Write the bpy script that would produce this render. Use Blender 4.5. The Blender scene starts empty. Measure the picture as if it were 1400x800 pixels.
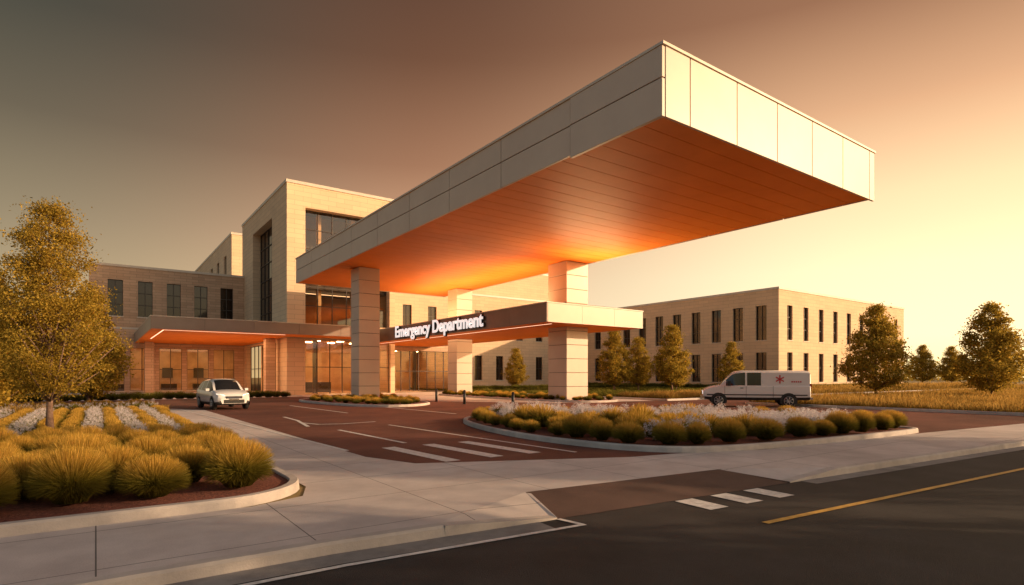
import bpy, bmesh, math, random
import numpy as np
from mathutils import Vector, Matrix
random.seed(5)
rng = np.random.default_rng(7)
scene = bpy.context.scene
scene.view_settings.view_transform = 'Standard'
scene.view_settings.look = 'None'
scene.view_settings.exposure = 0
COL = scene.collection

def s2l(c):
    return tuple(((x/255)/12.92 if x/255 <= 0.04045 else ((x/255+0.055)/1.055)**2.4) for x in c)

# ------------------------------------------------------------------ materials
def newmat(name):
    m = bpy.data.materials.new(name); m.use_nodes = True
    nt = m.node_tree
    b = nt.nodes['Principled BSDF']
    return m, nt, b

def N(nt, t, **kw):
    n = nt.nodes.new(t)
    for k, v in kw.items(): setattr(n, k, v)
    return n

def noise_mat(name, c1, c2, scale=2.0, rough=0.8, bump=0.0, bscale=40, detail=4, metallic=0, spec=0.5, stain=0.0, rvar=0.0):
    m, nt, b = newmat(name)
    tc = N(nt, 'ShaderNodeTexCoord')
    no = N(nt, 'ShaderNodeTexNoise'); no.inputs['Scale'].default_value = scale; no.inputs['Detail'].default_value = detail
    no.inputs['Roughness'].default_value = 0.65
    nt.links.new(tc.outputs['Object'], no.inputs['Vector'])
    r = N(nt, 'ShaderNodeValToRGB')
    r.color_ramp.elements[0].position = 0.33; r.color_ramp.elements[1].position = 0.67
    r.color_ramp.elements[0].color = (*c1, 1); r.color_ramp.elements[1].color = (*c2, 1)
    nt.links.new(no.outputs['Fac'], r.inputs['Fac'])
    out = r.outputs['Color']
    if stain:
        n3 = N(nt, 'ShaderNodeTexNoise'); n3.inputs['Scale'].default_value = .22; n3.inputs['Detail'].default_value = 5; n3.inputs['Distortion'].default_value = .6
        nt.links.new(tc.outputs['Object'], n3.inputs['Vector'])
        mr3 = N(nt, 'ShaderNodeMapRange'); mr3.inputs['From Min'].default_value = .35; mr3.inputs['From Max'].default_value = .65
        mr3.inputs['To Min'].default_value = 1-stain; mr3.inputs['To Max'].default_value = 1+stain*.5
        nt.links.new(n3.outputs['Fac'], mr3.inputs['Value'])
        sc = N(nt, 'ShaderNodeVectorMath', operation='SCALE'); nt.links.new(out, sc.inputs[0]); nt.links.new(mr3.outputs[0], sc.inputs['Scale']); out = sc.outputs[0]
    nt.links.new(out, b.inputs['Base Color'])
    b.inputs['Roughness'].default_value = rough
    b.inputs['Metallic'].default_value = metallic
    b.inputs['Specular IOR Level'].default_value = spec
    if rvar:
        mr = N(nt, 'ShaderNodeMapRange'); mr.inputs['To Min'].default_value = rough-rvar; mr.inputs['To Max'].default_value = rough+rvar
        nt.links.new(no.outputs['Fac'], mr.inputs['Value']); nt.links.new(mr.outputs[0], b.inputs['Roughness'])
    if bump:
        n2 = N(nt, 'ShaderNodeTexNoise'); n2.inputs['Scale'].default_value = bscale; n2.inputs['Detail'].default_value = 2
        nt.links.new(tc.outputs['Object'], n2.inputs['Vector'])
        bp = N(nt, 'ShaderNodeBump'); bp.inputs['Strength'].default_value = bump; bp.inputs['Distance'].default_value = 0.02
        nt.links.new(n2.outputs['Fac'], bp.inputs['Height']); nt.links.new(bp.outputs[0], b.inputs['Normal'])
    return m

def brick_mat(name, c1, c2, mortar, bw, bh, msize=0.012, rough=0.85, bstr=.4):
    m, nt, b = newmat(name)
    tc = N(nt, 'ShaderNodeTexCoord'); sx = N(nt, 'ShaderNodeSeparateXYZ'); cx = N(nt, 'ShaderNodeCombineXYZ')
    ad = N(nt, 'ShaderNodeMath', operation='ADD')
    nt.links.new(tc.outputs['Object'], sx.inputs[0])
    nt.links.new(sx.outputs[0], ad.inputs[0]); nt.links.new(sx.outputs[1], ad.inputs[1])
    nt.links.new(ad.outputs[0], cx.inputs[0]); nt.links.new(sx.outputs[2], cx.inputs[1])
    br = N(nt, 'ShaderNodeTexBrick')
    br.inputs['Color1'].default_value = (*c1, 1); br.inputs['Color2'].default_value = (*c2, 1); br.inputs['Mortar'].default_value = (*mortar, 1)
    br.inputs['Scale'].default_value = 1; br.inputs['Brick Width'].default_value = bw; br.inputs['Row Height'].default_value = bh
    br.inputs['Mortar Size'].default_value = msize; br.inputs['Mortar Smooth'].default_value = 0.1
    nt.links.new(cx.outputs[0], br.inputs['Vector'])
    no = N(nt, 'ShaderNodeTexNoise'); no.inputs['Scale'].default_value = 0.25; no.inputs['Detail'].default_value = 4
    nt.links.new(tc.outputs['Object'], no.inputs['Vector'])
    mr = N(nt, 'ShaderNodeMapRange'); mr.inputs['To Min'].default_value = 0.86; mr.inputs['To Max'].default_value = 1.12
    nt.links.new(no.outputs['Fac'], mr.inputs['Value'])
    mx = N(nt, 'ShaderNodeVectorMath', operation='SCALE')
    nt.links.new(br.outputs['Color'], mx.inputs[0]); nt.links.new(mr.outputs[0], mx.inputs['Scale'])
    nt.links.new(mx.outputs[0], b.inputs['Base Color'])
    bp = N(nt, 'ShaderNodeBump'); bp.inputs['Strength'].default_value = bstr; bp.inputs['Distance'].default_value = 0.02; bp.invert = True
    nt.links.new(br.outputs['Fac'], bp.inputs['Height']); nt.links.new(bp.outputs[0], b.inputs['Normal'])
    b.inputs['Roughness'].default_value = rough
    return m

def emis_mat(name, c, s):
    m, nt, b = newmat(name)
    b.inputs['Base Color'].default_value = (*c, 1); b.inputs['Emission Color'].default_value = (*c, 1); b.inputs['Emission Strength'].default_value = s
    return m

def leaf_mat(name, cols, trans=0.35, height_cols=None):
    m, nt, b = newmat(name)
    geo = N(nt, 'ShaderNodeNewGeometry')
    r = N(nt, 'ShaderNodeValToRGB'); cr = r.color_ramp
    while len(cr.elements) < len(cols): cr.elements.new(0.5)
    for i, c in enumerate(cols):
        cr.elements[i].position = i/(len(cols)-1); cr.elements[i].color = (*c, 1)
    nt.links.new(geo.outputs['Random Per Island'], r.inputs['Fac'])
    out = r.outputs['Color']
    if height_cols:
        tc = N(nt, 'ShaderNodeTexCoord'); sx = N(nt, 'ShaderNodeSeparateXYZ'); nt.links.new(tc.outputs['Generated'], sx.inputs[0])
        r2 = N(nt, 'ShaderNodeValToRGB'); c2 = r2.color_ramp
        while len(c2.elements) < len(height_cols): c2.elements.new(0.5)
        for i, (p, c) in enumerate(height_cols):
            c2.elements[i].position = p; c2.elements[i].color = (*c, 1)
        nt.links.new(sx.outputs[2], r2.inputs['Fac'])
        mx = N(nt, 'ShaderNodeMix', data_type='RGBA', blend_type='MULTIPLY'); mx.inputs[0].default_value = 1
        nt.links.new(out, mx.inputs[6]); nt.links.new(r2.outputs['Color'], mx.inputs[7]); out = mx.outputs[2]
    df = N(nt, 'ShaderNodeBsdfDiffuse'); nt.links.new(out, df.inputs['Color'])
    tr = N(nt, 'ShaderNodeBsdfTranslucent'); nt.links.new(out, tr.inputs['Color'])
    ms = N(nt, 'ShaderNodeMixShader'); ms.inputs[0].default_value = trans
    nt.links.new(df.outputs[0], ms.inputs[1]); nt.links.new(tr.outputs[0], ms.inputs[2])
    nt.links.new(ms.outputs[0], nt.nodes['Material Output'].inputs['Surface'])
    nt.nodes.remove(b)
    return m

def concrete_mat(name, c1, c2, jx=1.8, jy=0, joint=0.007):
    m = noise_mat(name, c1, c2, scale=1.3, rough=0.8, bump=0.15, bscale=60, detail=7, stain=.18)
    nt = m.node_tree; b = nt.nodes['Principled BSDF']
    src = b.inputs['Base Color'].links[0].from_socket
    tc = N(nt, 'ShaderNodeTexCoord'); sx = N(nt, 'ShaderNodeSeparateXYZ'); nt.links.new(tc.outputs['Object'], sx.inputs[0])
    fac = None
    for ax, j in ((0, jx), (1, jy)):
        if not j: continue
        md = N(nt, 'ShaderNodeMath', operation='PINGPONG'); md.inputs[1].default_value = j/2
        nt.links.new(sx.outputs[ax], md.inputs[0])
        lt = N(nt, 'ShaderNodeMath', operation='LESS_THAN'); lt.inputs[1].default_value = joint
        nt.links.new(md.outputs[0], lt.inputs[0])
        if fac is None: fac = lt.outputs[0]
        else:
            mm = N(nt, 'ShaderNodeMath', operation='MAXIMUM'); nt.links.new(fac, mm.inputs[0]); nt.links.new(lt.outputs[0], mm.inputs[1]); fac = mm.outputs[0]
    mx = N(nt, 'ShaderNodeMix', data_type='RGBA'); nt.links.new(fac, mx.inputs[0]); nt.links.new(src, mx.inputs[6]); mx.inputs[7].default_value = (0.14, 0.125, 0.115, 1)
    nt.links.new(mx.outputs[2], b.inputs['Base Color'])
    return m

M = {}
M['asphalt'] = noise_mat('asphalt', (0.030, 0.027, 0.028), (0.060, 0.054, 0.053), 1.1, 0.8, 0.5, 130, 7, rvar=0.1, spec=.3, stain=.25)
M['asphalt_warm'] = noise_mat('driveway_asphalt', (0.135, 0.050, 0.036), (0.20, 0.080, 0.056), 0.8, 0.8, 0.5, 120, 7, rvar=0.1, spec=.3, stain=.3)
M['apron'] = noise_mat('apron_asphalt', (0.095, 0.058, 0.048), (0.145, 0.088, 0.072), 0.9, 0.8, 0.5, 120, 7, spec=.3, stain=.2)
M['concrete'] = concrete_mat('sidewalk_concrete', (0.52, 0.455, 0.43), (0.66, 0.59, 0.555), 1.9, 1.6)
M['kerb'] = noise_mat('kerb_concrete', (0.46, 0.41, 0.38), (0.60, 0.54, 0.49), 2.5, 0.8, 0.2, 50, stain=.2)
M['gutter'] = noise_mat('gutter_concrete', (0.20, 0.185, 0.18), (0.31, 0.29, 0.275), 2.5, 0.8, 0.2, 60, stain=.2)
M['white'] = noise_mat('road_paint_white', (0.5, 0.48, 0.46), (0.82, 0.8, 0.78), 9, 0.6, detail=8)
M['yellow'] = noise_mat('road_paint_yellow', (0.40, 0.21, 0.03), (0.75, 0.42, 0.06), 9, 0.6, detail=8)
M['ground'] = noise_mat('dry_grass_ground', (0.16, 0.115, 0.04), (0.36, 0.25, 0.09), 0.3, 0.95, 0.6, 8, 6)
M['mulch'] = noise_mat('mulch', (0.08, 0.022, 0.014), (0.28, 0.085, 0.05), 22, 0.95, 1.0, 45, 5)
M['brick'] = brick_mat('stone_brick', (0.66, 0.44, 0.29), (0.53, 0.34, 0.22), (0.33, 0.22, 0.14), 1.2, 0.3, 0.014)
M['brick2'] = brick_mat('tan_brick', (0.80, 0.58, 0.37), (0.73, 0.52, 0.33), (0.50, 0.35, 0.23), 1.6, 0.45, 0.014, bstr=.25)
M['panel'] = noise_mat('beige_panel', (0.60, 0.475, 0.38), (0.65, 0.525, 0.42), 0.5, 0.42, 0.0, 5)
M['fascia'] = noise_mat('fascia_shaded', (0.28, 0.205, 0.16), (0.33, 0.25, 0.195), 0.5, 0.4, 0, 5)  # darker copy of the panel; shade of the sign-side fascia is in the colour
M['cap'] = noise_mat('coping', (0.6, 0.51, 0.42), (0.68, 0.59, 0.48), 1, 0.4)
M['dark'] = noise_mat('dark_backing', (0.03, 0.025, 0.02), (0.05, 0.04, 0.035), 1, 0.8)
M['soffit'] = noise_mat('wood_soffit', (0.82, 0.225, 0.026), (0.92, 0.275, 0.04), 0.35, 0.55, 0.0, 5, 5, rvar=0.05, spec=.12)
M['roof'] = noise_mat('roof_membrane', (0.55, 0.48, 0.41), (0.62, 0.55, 0.48), 1, 0.9)
M['glass'] = noise_mat('window_glass', (0.016, 0.011, 0.008), (0.05, 0.028, 0.017), 0.15, 0.06, 0, 5, spec=0.6)
M['frame'] = noise_mat('window_frame', (0.05, 0.035, 0.028), (0.07, 0.05, 0.04), 1, 0.4)
M['black'] = noise_mat('black_metal', (0.012, 0.012, 0.012), (0.03, 0.03, 0.03), 5, 0.4)
M['led'] = emis_mat('led_strip', (1.0, 0.72, 0.45), 1.6)
M['ceil_light'] = emis_mat('lobby_light', (1.0, 0.60, 0.28), 26)
M['interior'] = noise_mat('lobby_wall', (0.55, 0.35, 0.19), (0.75, 0.5, 0.28), 0.8, 0.7)
M['bark'] = noise_mat('bark', (0.14, 0.085, 0.06), (0.28, 0.18, 0.13), 9, 0.9, 0.8, 30)
def clear_glass():
    m, nt, b = newmat('lobby_glass')
    t = N(nt, 'ShaderNodeBsdfTransparent'); t.inputs[0].default_value = (0.88, 0.82, 0.72, 1)
    g = N(nt, 'ShaderNodeBsdfGlossy'); g.inputs['Roughness'].default_value = 0.03
    ms = N(nt, 'ShaderNodeMixShader'); ms.inputs[0].default_value = 0.10
    nt.links.new(t.outputs[0], ms.inputs[1]); nt.links.new(g.outputs[0], ms.inputs[2])
    nt.links.new(ms.outputs[0], nt.nodes['Material Output'].inputs['Surface'])
    return m
M['clear'] = clear_glass()

# ------------------------------------------------------------------ mesh builder
def empty(name, loc=(0, 0, 0), rz=0):
    e = bpy.data.objects.new(name, None); COL.objects.link(e); e.location = loc; e.rotation_euler = (0, 0, rz); e.empty_display_size = 0.5
    return e

class MB:
    def __init__(s): s.v = []; s.f = []; s.m = []
    def face(s, pts, mi=0):
        i = len(s.v); s.v += [tuple(p) for p in pts]; s.f.append(tuple(range(i, i+len(pts)))); s.m.append(mi)
    def box(s, x0, x1, y0, y1, z0, z1, mi=0, bottom=None):
        a = [(x0,y0,z0),(x1,y0,z0),(x1,y1,z0),(x0,y1,z0),(x0,y0,z1),(x1,y0,z1),(x1,y1,z1),(x0,y1,z1)]
        i = len(s.v); s.v += a
        for k, q in enumerate([(3,2,1,0),(4,5,6,7),(0,1,5,4),(1,2,6,5),(2,3,7,6),(3,0,4,7)]):
            s.f.append(tuple(i+j for j in q)); s.m.append(bottom if (k == 0 and bottom is not None) else mi)
    def tube(s, pts, rad, n=6, mi=0):
        base = len(s.v)
        for k, p in enumerate(pts):
            p = Vector(p)
            t = (Vector(pts[min(k+1, len(pts)-1)]) - Vector(pts[max(k-1, 0)])).normalized()
            a = t.cross(Vector((0.3, 0.9, 0.1))).normalized(); b = t.cross(a)
            for j in range(n):
                an = 2*math.pi*j/n
                s.v.append(tuple(p + (a*math.cos(an)+b*math.sin(an))*rad[k]))
        for k in range(len(pts)-1):
            for j in range(n):
                s.f.append((base+k*n+j, base+k*n+(j+1) % n, base+(k+1)*n+(j+1) % n, base+(k+1)*n+j)); s.m.append(mi)
        s.f.append(tuple(base+(len(pts)-1)*n+j for j in range(n))); s.m.append(mi)
        s.f.append(tuple(base+j for j in reversed(range(n)))); s.m.append(mi)
    def mesh(s, name, mats, smooth=False):
        me = bpy.data.meshes.new(name); me.from_pydata(s.v, [], s.f)
        for m in mats: me.materials.append(m)
        me.polygons.foreach_set('material_index', s.m)
        if smooth: me.polygons.foreach_set('use_smooth', [True]*len(s.f))
        me.update(); return me
    def obj(s, name, mats, parent=None, smooth=False):
        return link(name, s.mesh(name, mats, smooth), parent)

def link(name, me, parent=None, loc=None, rz=0, sc=None):
    o = bpy.data.objects.new(name, me); COL.objects.link(o)
    if parent: o.parent = parent
    if loc is not None: o.location = loc
    o.rotation_euler = (0, 0, rz)
    if sc is not None: o.scale = sc if hasattr(sc, '__len__') else (sc, sc, sc)
    return o

def bevel(o, w=0.01, seg=2):
    md = o.modifiers.new('bevel', 'BEVEL'); md.width = w; md.segments = seg; md.limit_method = 'ANGLE'; md.angle_limit = math.radians(40)

def chaikin(pts, it=2, closed=True):
    for _ in range(it):
        q = []; n = len(pts)
        rngk = range(n) if closed else range(n-1)
        if not closed: q.append(pts[0])
        for i in rngk:
            a, b = pts[i], pts[(i+1) % n]
            q.append((a[0]*.75+b[0]*.25, a[1]*.75+b[1]*.25)); q.append((a[0]*.25+b[0]*.75, a[1]*.25+b[1]*.75))
        if not closed: q.append(pts[-1])
        pts = q
    return pts

def sheet(name, pts, z, mat, parent=None):
    bm = bmesh.new()
    f = bm.faces.new([bm.verts.new((p[0], p[1], z if len(p) < 3 else p[2])) for p in pts])
    f.normal_update()
    if f.normal.z < 0: f.normal_flip()
    bmesh.ops.triangulate(bm, faces=bm.faces[:])
    me = bpy.data.meshes.new(name); bm.to_mesh(me); bm.free(); me.materials.append(mat)
    return link(name, me, parent)

def offset(pts, d, closed=True):
    n = len(pts); out = []
    for i in range(n):
        p = Vector(pts[i][:2])
        a = Vector(pts[i-1][:2]) if (i > 0 or closed) else None
        b = Vector(pts[(i+1) % n][:2]) if (i < n-1 or closed) else None
        ns = []
        if a is not None: t = (p-a).normalized(); ns.append(Vector((-t.y, t.x)))
        if b is not None: t = (b-p).normalized(); ns.append(Vector((-t.y, t.x)))
        nn = sum(ns, Vector((0, 0))).normalized()
        k = 1/max(0.5, nn.dot(ns[0]))
        q = p + nn*d*k; out.append((q.x, q.y))
    return out

def kerb(name, pts, w, z0, z1, mat, closed=True, parent=None, ch=0.03):
    prof = [(0, z0), (0.01, z1-ch), (ch, z1), (w-ch*.5, z1), (w, z1-ch*.5), (w, z0)]
    mb = MB(); rings = [offset(pts, d, closed) for d, _ in prof]; n = len(pts)
    for i in range(n if closed else n-1):
        j = (i+1) % n
        for k in range(len(prof)-1):
            mb.face([(*rings[k][i], prof[k][1]), (*rings[k][j], prof[k][1]), (*rings[k+1][j], prof[k+1][1]), (*rings[k+1][i], prof[k+1][1])])
    if not closed:
        for i in (0, n-1): mb.face([(*rings[k][i], prof[k][1]) for k in range(len(prof))])
    return mb.obj(name, [mat], parent)

def strip_mb(mb, pts, w, z, mi=0):
    a = offset(pts, w/2, False); b = offset(pts, -w/2, False)
    for i in range(len(pts)-1):
        mb.face([(*b[i], z), (*b[i+1], z), (*a[i+1], z), (*a[i], z)], mi)

# ------------------------------------------------------------------ ground and roads
RZ = -0.12
def ky(x): return 6.1 if x < 2 else 6.1-0.085*(x-2)
FAR = 900
mbg = MB()
pl = [(-FAR, 6.1), (2, 6.1), (200, ky(200)), (FAR, ky(200))]
GS = 1.5
for i in range(3):
    a, b = pl[i], pl[i+1]
    mbg.face([(a[0], -FAR, RZ-.01), (b[0], -FAR, RZ-.01), (b[0], b[1]+GS, RZ-.01), (a[0], a[1]+GS, RZ-.01)])
    mbg.face([(a[0], a[1]+GS, RZ-.01), (b[0], b[1]+GS, RZ-.01), (b[0], b[1]+GS, -.01), (a[0], a[1]+GS, -.01)])
    mbg.face([(a[0], a[1]+GS, -.01), (b[0], b[1]+GS, -.01), (b[0], FAR, -.01), (a[0], FAR, -.01)])
mbg.obj('ground', [M['ground']])

MX0, MX1 = 4.9, 9.9
KL, KR = 3.3, 11.4
sheet('road', [(-80, -7), (2, -7), (200, -24), (200, ky(200)), (2, 6.1), (-80, 6.1)], RZ, M['asphalt'])
mb = MB()
gl = [(-80, 5.87), (2, 5.87), (MX0-.3, ky(MX0)-.22)]
strip_mb(mb, gl, 0.46, RZ+.004)
strip_mb(mb, [(MX1+.3, ky(MX1)-.22), (120, ky(120)-.22)], 0.42, RZ+.004)
mb.obj('gutter', [M['gutter']])
kerb('street_kerb', [(-80, 6.0), (2, 6.0), (KL, ky(KL)-.1)], 0.18, RZ, 0.012, M['kerb'], False)
rk = [(KR, ky(KR)-.1), (25, ky(25)-.1), (60, ky(60)-.1), (150, ky(150)-.1)]
kerb('street_kerb', rk, 0.18, RZ, 0.012, M['kerb'], False)
mb = MB()
for xa, xb in ((KL, MX0), (KR, MX1)):
    ya, yb = ky(xa)-.1, ky(xb)-.1
    w = .18; sg_ = 1 if xb < 6 else -1
    A = [(xa, ya, RZ), (xa, ya, .010), (xa, ya+w, .010), (xa, ya+w, RZ)]
    B = [(xb, yb, RZ), (xb, yb, RZ+.02), (xb, yb+w, RZ+.02), (xb, yb+w, RZ)]
    for k in range(3): mb.face([A[k], B[k], B[k+1], A[k+1]], 0)
    mb.face([(xa, ya+w, .008), (xb, yb+w, RZ+.02), (xb+.35*sg_, yb+1.15, .008)], 1)
    mb.face([(xb, yb, RZ+.02), (xb, yb+w, RZ+.02), (xb+.35*sg_, yb+1.15, .0085), (xb+.42*sg_, yb+1.15, .0085)], 1)
mb.obj('kerb_ramp', [M['kerb'], M['concrete']])
mb = MB()
mb.face([(MX0, ky(MX0)-.1, RZ+.006), (MX1, ky(MX1)-.1, RZ+.006), (MX1-.35, ky(MX1)+1.05, .009), (MX0+.35, ky(MX0)+1.05, .009)])
mb.obj('driveway_apron', [M['apron']])
sw = [(-80, 6.15), (2, 6.15), (KL, ky(KL)+.07), (MX0+.35, ky(MX0)+1.05), (MX1-.35, ky(MX1)+1.05), (KR, ky(KR)+.07),
      (60, ky(60)+.07), (150, ky(150)+.07), (150, ky(150)+2.4), (60, 3.7), (28, 6.15), (20.8, 6.95), (13, 7.6), (10.6, 8.4), (9.4, 8.6), (5.2, 10.5), (4.75, 12), (4.6, 33.6), (3.4, 36), (2.7, 36), (2.7, 9.3), (2.45, 8.6), (1.7, 8.3), (-80, 8.3)]
sheet('sidewalk', sw, 0.006, M['concrete'])
dr = [(4.4, 11.5), (5.0, 10.3), (9.3, 8.3), (20.8, 6.8), (28, 6.0), (33.4, 5.4), (33.4, 21), (160, 21), (160, 27), (33.4, 27), (33.4, 58), (14.4, 58), (14.4, 54), (-60, 54), (-60, 36), (3.6, 36), (4.4, 33)]
sheet('driveway', dr, 0.0, M['asphalt_warm'])
sheet('entrance_plaza', [(19.5, 36), (25, 29), (32.5, 27.4), (33.3, 30), (33.3, 57.9), (14.6, 57.9), (14.6, 50), (18.5, 46)], 0.012, M['concrete'])
sheet('entrance_pavement', [(0, 51), (14.5, 51), (14.5, 74.9), (-4, 74.9), (-4, 53)], 0.012, M['concrete'])

mb = MB(); Zm = 0.005
strip_mb(mb, [(4.78, 13.2), (4.3, 24), (3.6, 35)], .12, Zm+.008)
strip_mb(mb, [(6.45, 18.6), (6.6, 13.9)], .13, Zm)
strip_mb(mb, [(8.6, 19.5), (9.0, 9.9)], .10, Zm)
for x in (5.85, 6.95, 8.0): strip_mb(mb, [(x, 13.3), (x+.15, 10.35)], .36, Zm)
strip_mb(mb, [(6.6, 26), (6.5, 23.5), (6.3, 22.3), (6.6, 21.2), (7.4, 20.9), (8.8, 21.2)], .13, Zm)
strip_mb(mb, [(6.3, 22.3), (6.0, 20.4)], .13, Zm+.004)
strip_mb(mb, [(13.4, 31.5), (13.7, 23.4)], .13, Zm)
strip_mb(mb, [(9.5, 36), (9.8, 27)], .12, Zm)
strip_mb(mb, [(6.9, 50), (7.2, 40)], .12, Zm)
strip_mb(mb, [(22.5, 24), (31, 17)], .13, Zm)
mb.obj('driveway_markings', [M['white']])
mb = MB(); Zr = RZ+.009
strip_mb(mb, [(-80, 5.56), (2, 5.56), (MX0+.1, ky(MX0)-.52), ], .075, Zr)
strip_mb(mb, [(MX0+.06, ky(MX0)-.49), (MX0+.0, ky(MX0)-.12)], .075, Zr+.002)
for i in range(3):
    x = 7.15+i*.78; y = ky(x)-.12
    strip_mb(mb, [(x, y-.68), (x+.05, y-.02)], .38, Zr)
mb.obj('road_markings', [M['white']])
mb = MB()
strip_mb(mb, [(6.9, 4.04), (150, 4.04-.083*143)], .10, Zr)
mb.obj('road_centre_line', [M['yellow']])

# ------------------------------------------------------------------ beds
def poly_in(p, poly):
    x, y = p; c = False; n = len(poly)
    for i in range(n):
        x1, y1 = poly[i]; x2, y2 = poly[(i+1) % n]
        if (y1 > y) != (y2 > y) and x < (x2-x1)*(y-y1)/(y2-y1)+x1: c = not c
    return c

bed = [(-30, 8.3), (1.3, 8.3)]+[(1.3+1.35*math.sin(a), 9.65-1.35*math.cos(a)) for a in np.linspace(0.15, math.pi/2, 9)]+[(2.65, 32)]+[(1.65+1.0*math.cos(a), 32+1.0*math.sin(a)) for a in np.linspace(.2, math.pi/2, 5)]+[(-30, 33)]
kerb('bed_kerb', bed, 0.16, 0, 0.14, M['kerb'])
sheet('planting_bed', offset(bed, .1), 0.10, M['mulch'])
isl = chaikin([(10.3, 8.45), (13, 7.55), (20.4, 6.95), (21.4, 7.3), (20.9, 9.5), (15.5, 19.5), (13.5, 20.8), (11.5, 19.5), (10.2, 16), (9.6, 12)], 3)
kerb('island_kerb', isl, 0.16, 0, 0.14, M['kerb'])
sheet('island_bed', offset(isl, .1), 0.10, M['mulch'])
isl2 = chaikin([(11.2, 44), (11.7, 34), (13.2, 30.5), (15.5, 30.5), (18, 33.5), (18.2, 44)], 2)
kerb('island_kerb', isl2, 0.16, 0, 0.14, M['kerb'])
sheet('island_bed', offset(isl2, .1), 0.10, M['mulch'])
isl3 = chaikin([(25.2, 49), (25.2, 29.5), (27, 27.8), (29.8, 28), (30.2, 30), (29.8, 49)], 2)
kerb('island_kerb', isl3, 0.16, 0, 0.14, M['kerb'])
sheet('island_bed', offset(isl3, .1), 0.10, M['mulch'])
kerb('lawn_kerb', [(33.4, 20.9), (33.4, 4.9)], 0.16, 0, 0.14, M['kerb'], False)
kerb('lawn_kerb', [(160, 20.9), (33.5, 20.9)], 0.16, 0, 0.14, M['kerb'], False)
kerb('lawn_kerb', [(33.4, 27), (160, 27)], 0.16, 0, 0.14, M['kerb'], False)
kerb('lawn_kerb', [(33.4, 58), (33.4, 27.2)], 0.16, 0, 0.14, M['kerb'], False)
sheet('lawn', [(33.5, 5.6), (60, 3.9), (150, ky(150)+2.4), (150, 20.8), (33.5, 20.8)], 0.05, M['ground'])
sheet('lawn', [(33.5, 27.2), (160, 27.2), (160, 39), (70, 39), (70, 74.8), (33.5, 74.8)], 0.05, M['ground'])

# ------------------------------------------------------------------ buildings
def obox(mb, o, u, n, a0, a1, z0, z1, d0, d1, mi):
    P = lambda a, z, d: (o[0]+u[0]*a+n[0]*d, o[1]+u[1]*a+n[1]*d, z)
    q = [P(a0,z0,d0),P(a1,z0,d0),P(a1,z0,d1),P(a0,z0,d1),P(a0,z1,d0),P(a1,z1,d0),P(a1,z1,d1),P(a0,z1,d1)]
    i = len(mb.v); mb.v += q
    for f in [(3,2,1,0),(4,5,6,7),(0,1,5,4),(1,2,6,5),(2,3,7,6),(3,0,4,7)]:
        mb.f.append(tuple(i+j for j in f)); mb.m.append(mi)

def facade(mb, o, u, n, L, z0, z1, ops, reveal=.32, glass=1, frame=2, sill=True, wall=0):
    P = lambda a, z, d: (o[0]+u[0]*a+n[0]*d, o[1]+u[1]*a+n[1]*d, z)
    us = sorted({0, L, *[p[0] for p in ops], *[p[1] for p in ops]}); zs = sorted({z0, z1, *[p[2] for p in ops], *[p[3] for p in ops]})
    for i in range(len(us)-1):
        for j in range(len(zs)-1):
            cu = (us[i]+us[i+1])/2; cz = (zs[j]+zs[j+1])/2
            if any(p[0] < cu < p[1] and p[2] < cz < p[3] for p in ops): continue
            mb.face([P(us[i], zs[j], 0), P(us[i+1], zs[j], 0), P(us[i+1], zs[j+1], 0), P(us[i], zs[j+1], 0)], wall)
    for p in ops:
        a0, a1, b0, b1 = p[:4]; nx, ny = p[4], p[5]; g = p[6] if len(p) > 6 else glass; r = -(p[7] if len(p) > 7 else reveal)
        mb.face([P(a0,b0,0),P(a0,b0,r),P(a0,b1,r),P(a0,b1,0)], wall); mb.face([P(a1,b0,0),P(a1,b0,r),P(a1,b1,r),P(a1,b1,0)], wall)
        mb.face([P(a0,b1,0),P(a1,b1,0),P(a1,b1,r),P(a0,b1,r)], wall); mb.face([P(a0,b0,0),P(a1,b0,0),P(a1,b0,r),P(a0,b0,r)], wall)
        mb.face([P(a0,b0,r),P(a1,b0,r),P(a1,b1,r),P(a0,b1,r)], g)
        t = 0.07
        for k in range(nx+1):
            c = a0+(a1-a0)*k/nx; c0 = max(a0+.003, c-t/2); c1 = min(a1-.003, c+t/2)
            obox(mb, o, u, n, c0, c1, b0+.003, b1-.003, r+.003, r+.09, frame)
        for k in range(ny+1):
            c = b0+(b1-b0)*k/ny; c0 = max(b0+.004, c-t/2); c1 = min(b1-.004, c+t/2)
            obox(mb, o, u, n, a0+.004, a1-.004, c0, c1, r+.004, r+.085, frame)
        if sill and (a1-a0) < 4:
            obox(mb, o, u, n, a0-.08, a1+.08, b0-.12, b0-.004, -.1, .07, 3)

BM = lambda wall: [wall, M['glass'], M['frame'], M['cap'], M['clear'], M['roof'], M['interior'], M['ceil_light']]
hosp = empty('hospital_building')
X, Yv = (1, 0), (0, 1); nY = (0, -1); nX = (-1, 0)
mb = MB()
ops = []
for i in range(5):
    c = 2.3+2.72*i; ops.append((c-.68, c+.68, 8.3, 12.2, 2, 3))
ops += [(.9+2.72*i, 3.1+2.72*i, 0.2, 4.9, 2, 2, 4, .25) for i in range(5)]
facade(mb, (-.6, 75), X, nY, 15.1, 0, 13.6, ops)
mb.face([(-.6, 75, 0), (-.6, 110, 0), (-.6, 110, 13.6), (-.6, 75, 13.6)], 0)
mb.face([(-.6, 75, 13.3), (25.4, 75, 13.3), (25.4, 110, 13.3), (-.6, 110, 13.3)], 5)
obox(mb, (-.6, 75), X, nY, -.1, 15.06, 13.603, 13.85, -.4, .08, 3)
obox(mb, (-.6, 75), X, nY, -.03, 15.07, 6.9, 7.1, 0.002, .05, 3)
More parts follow.
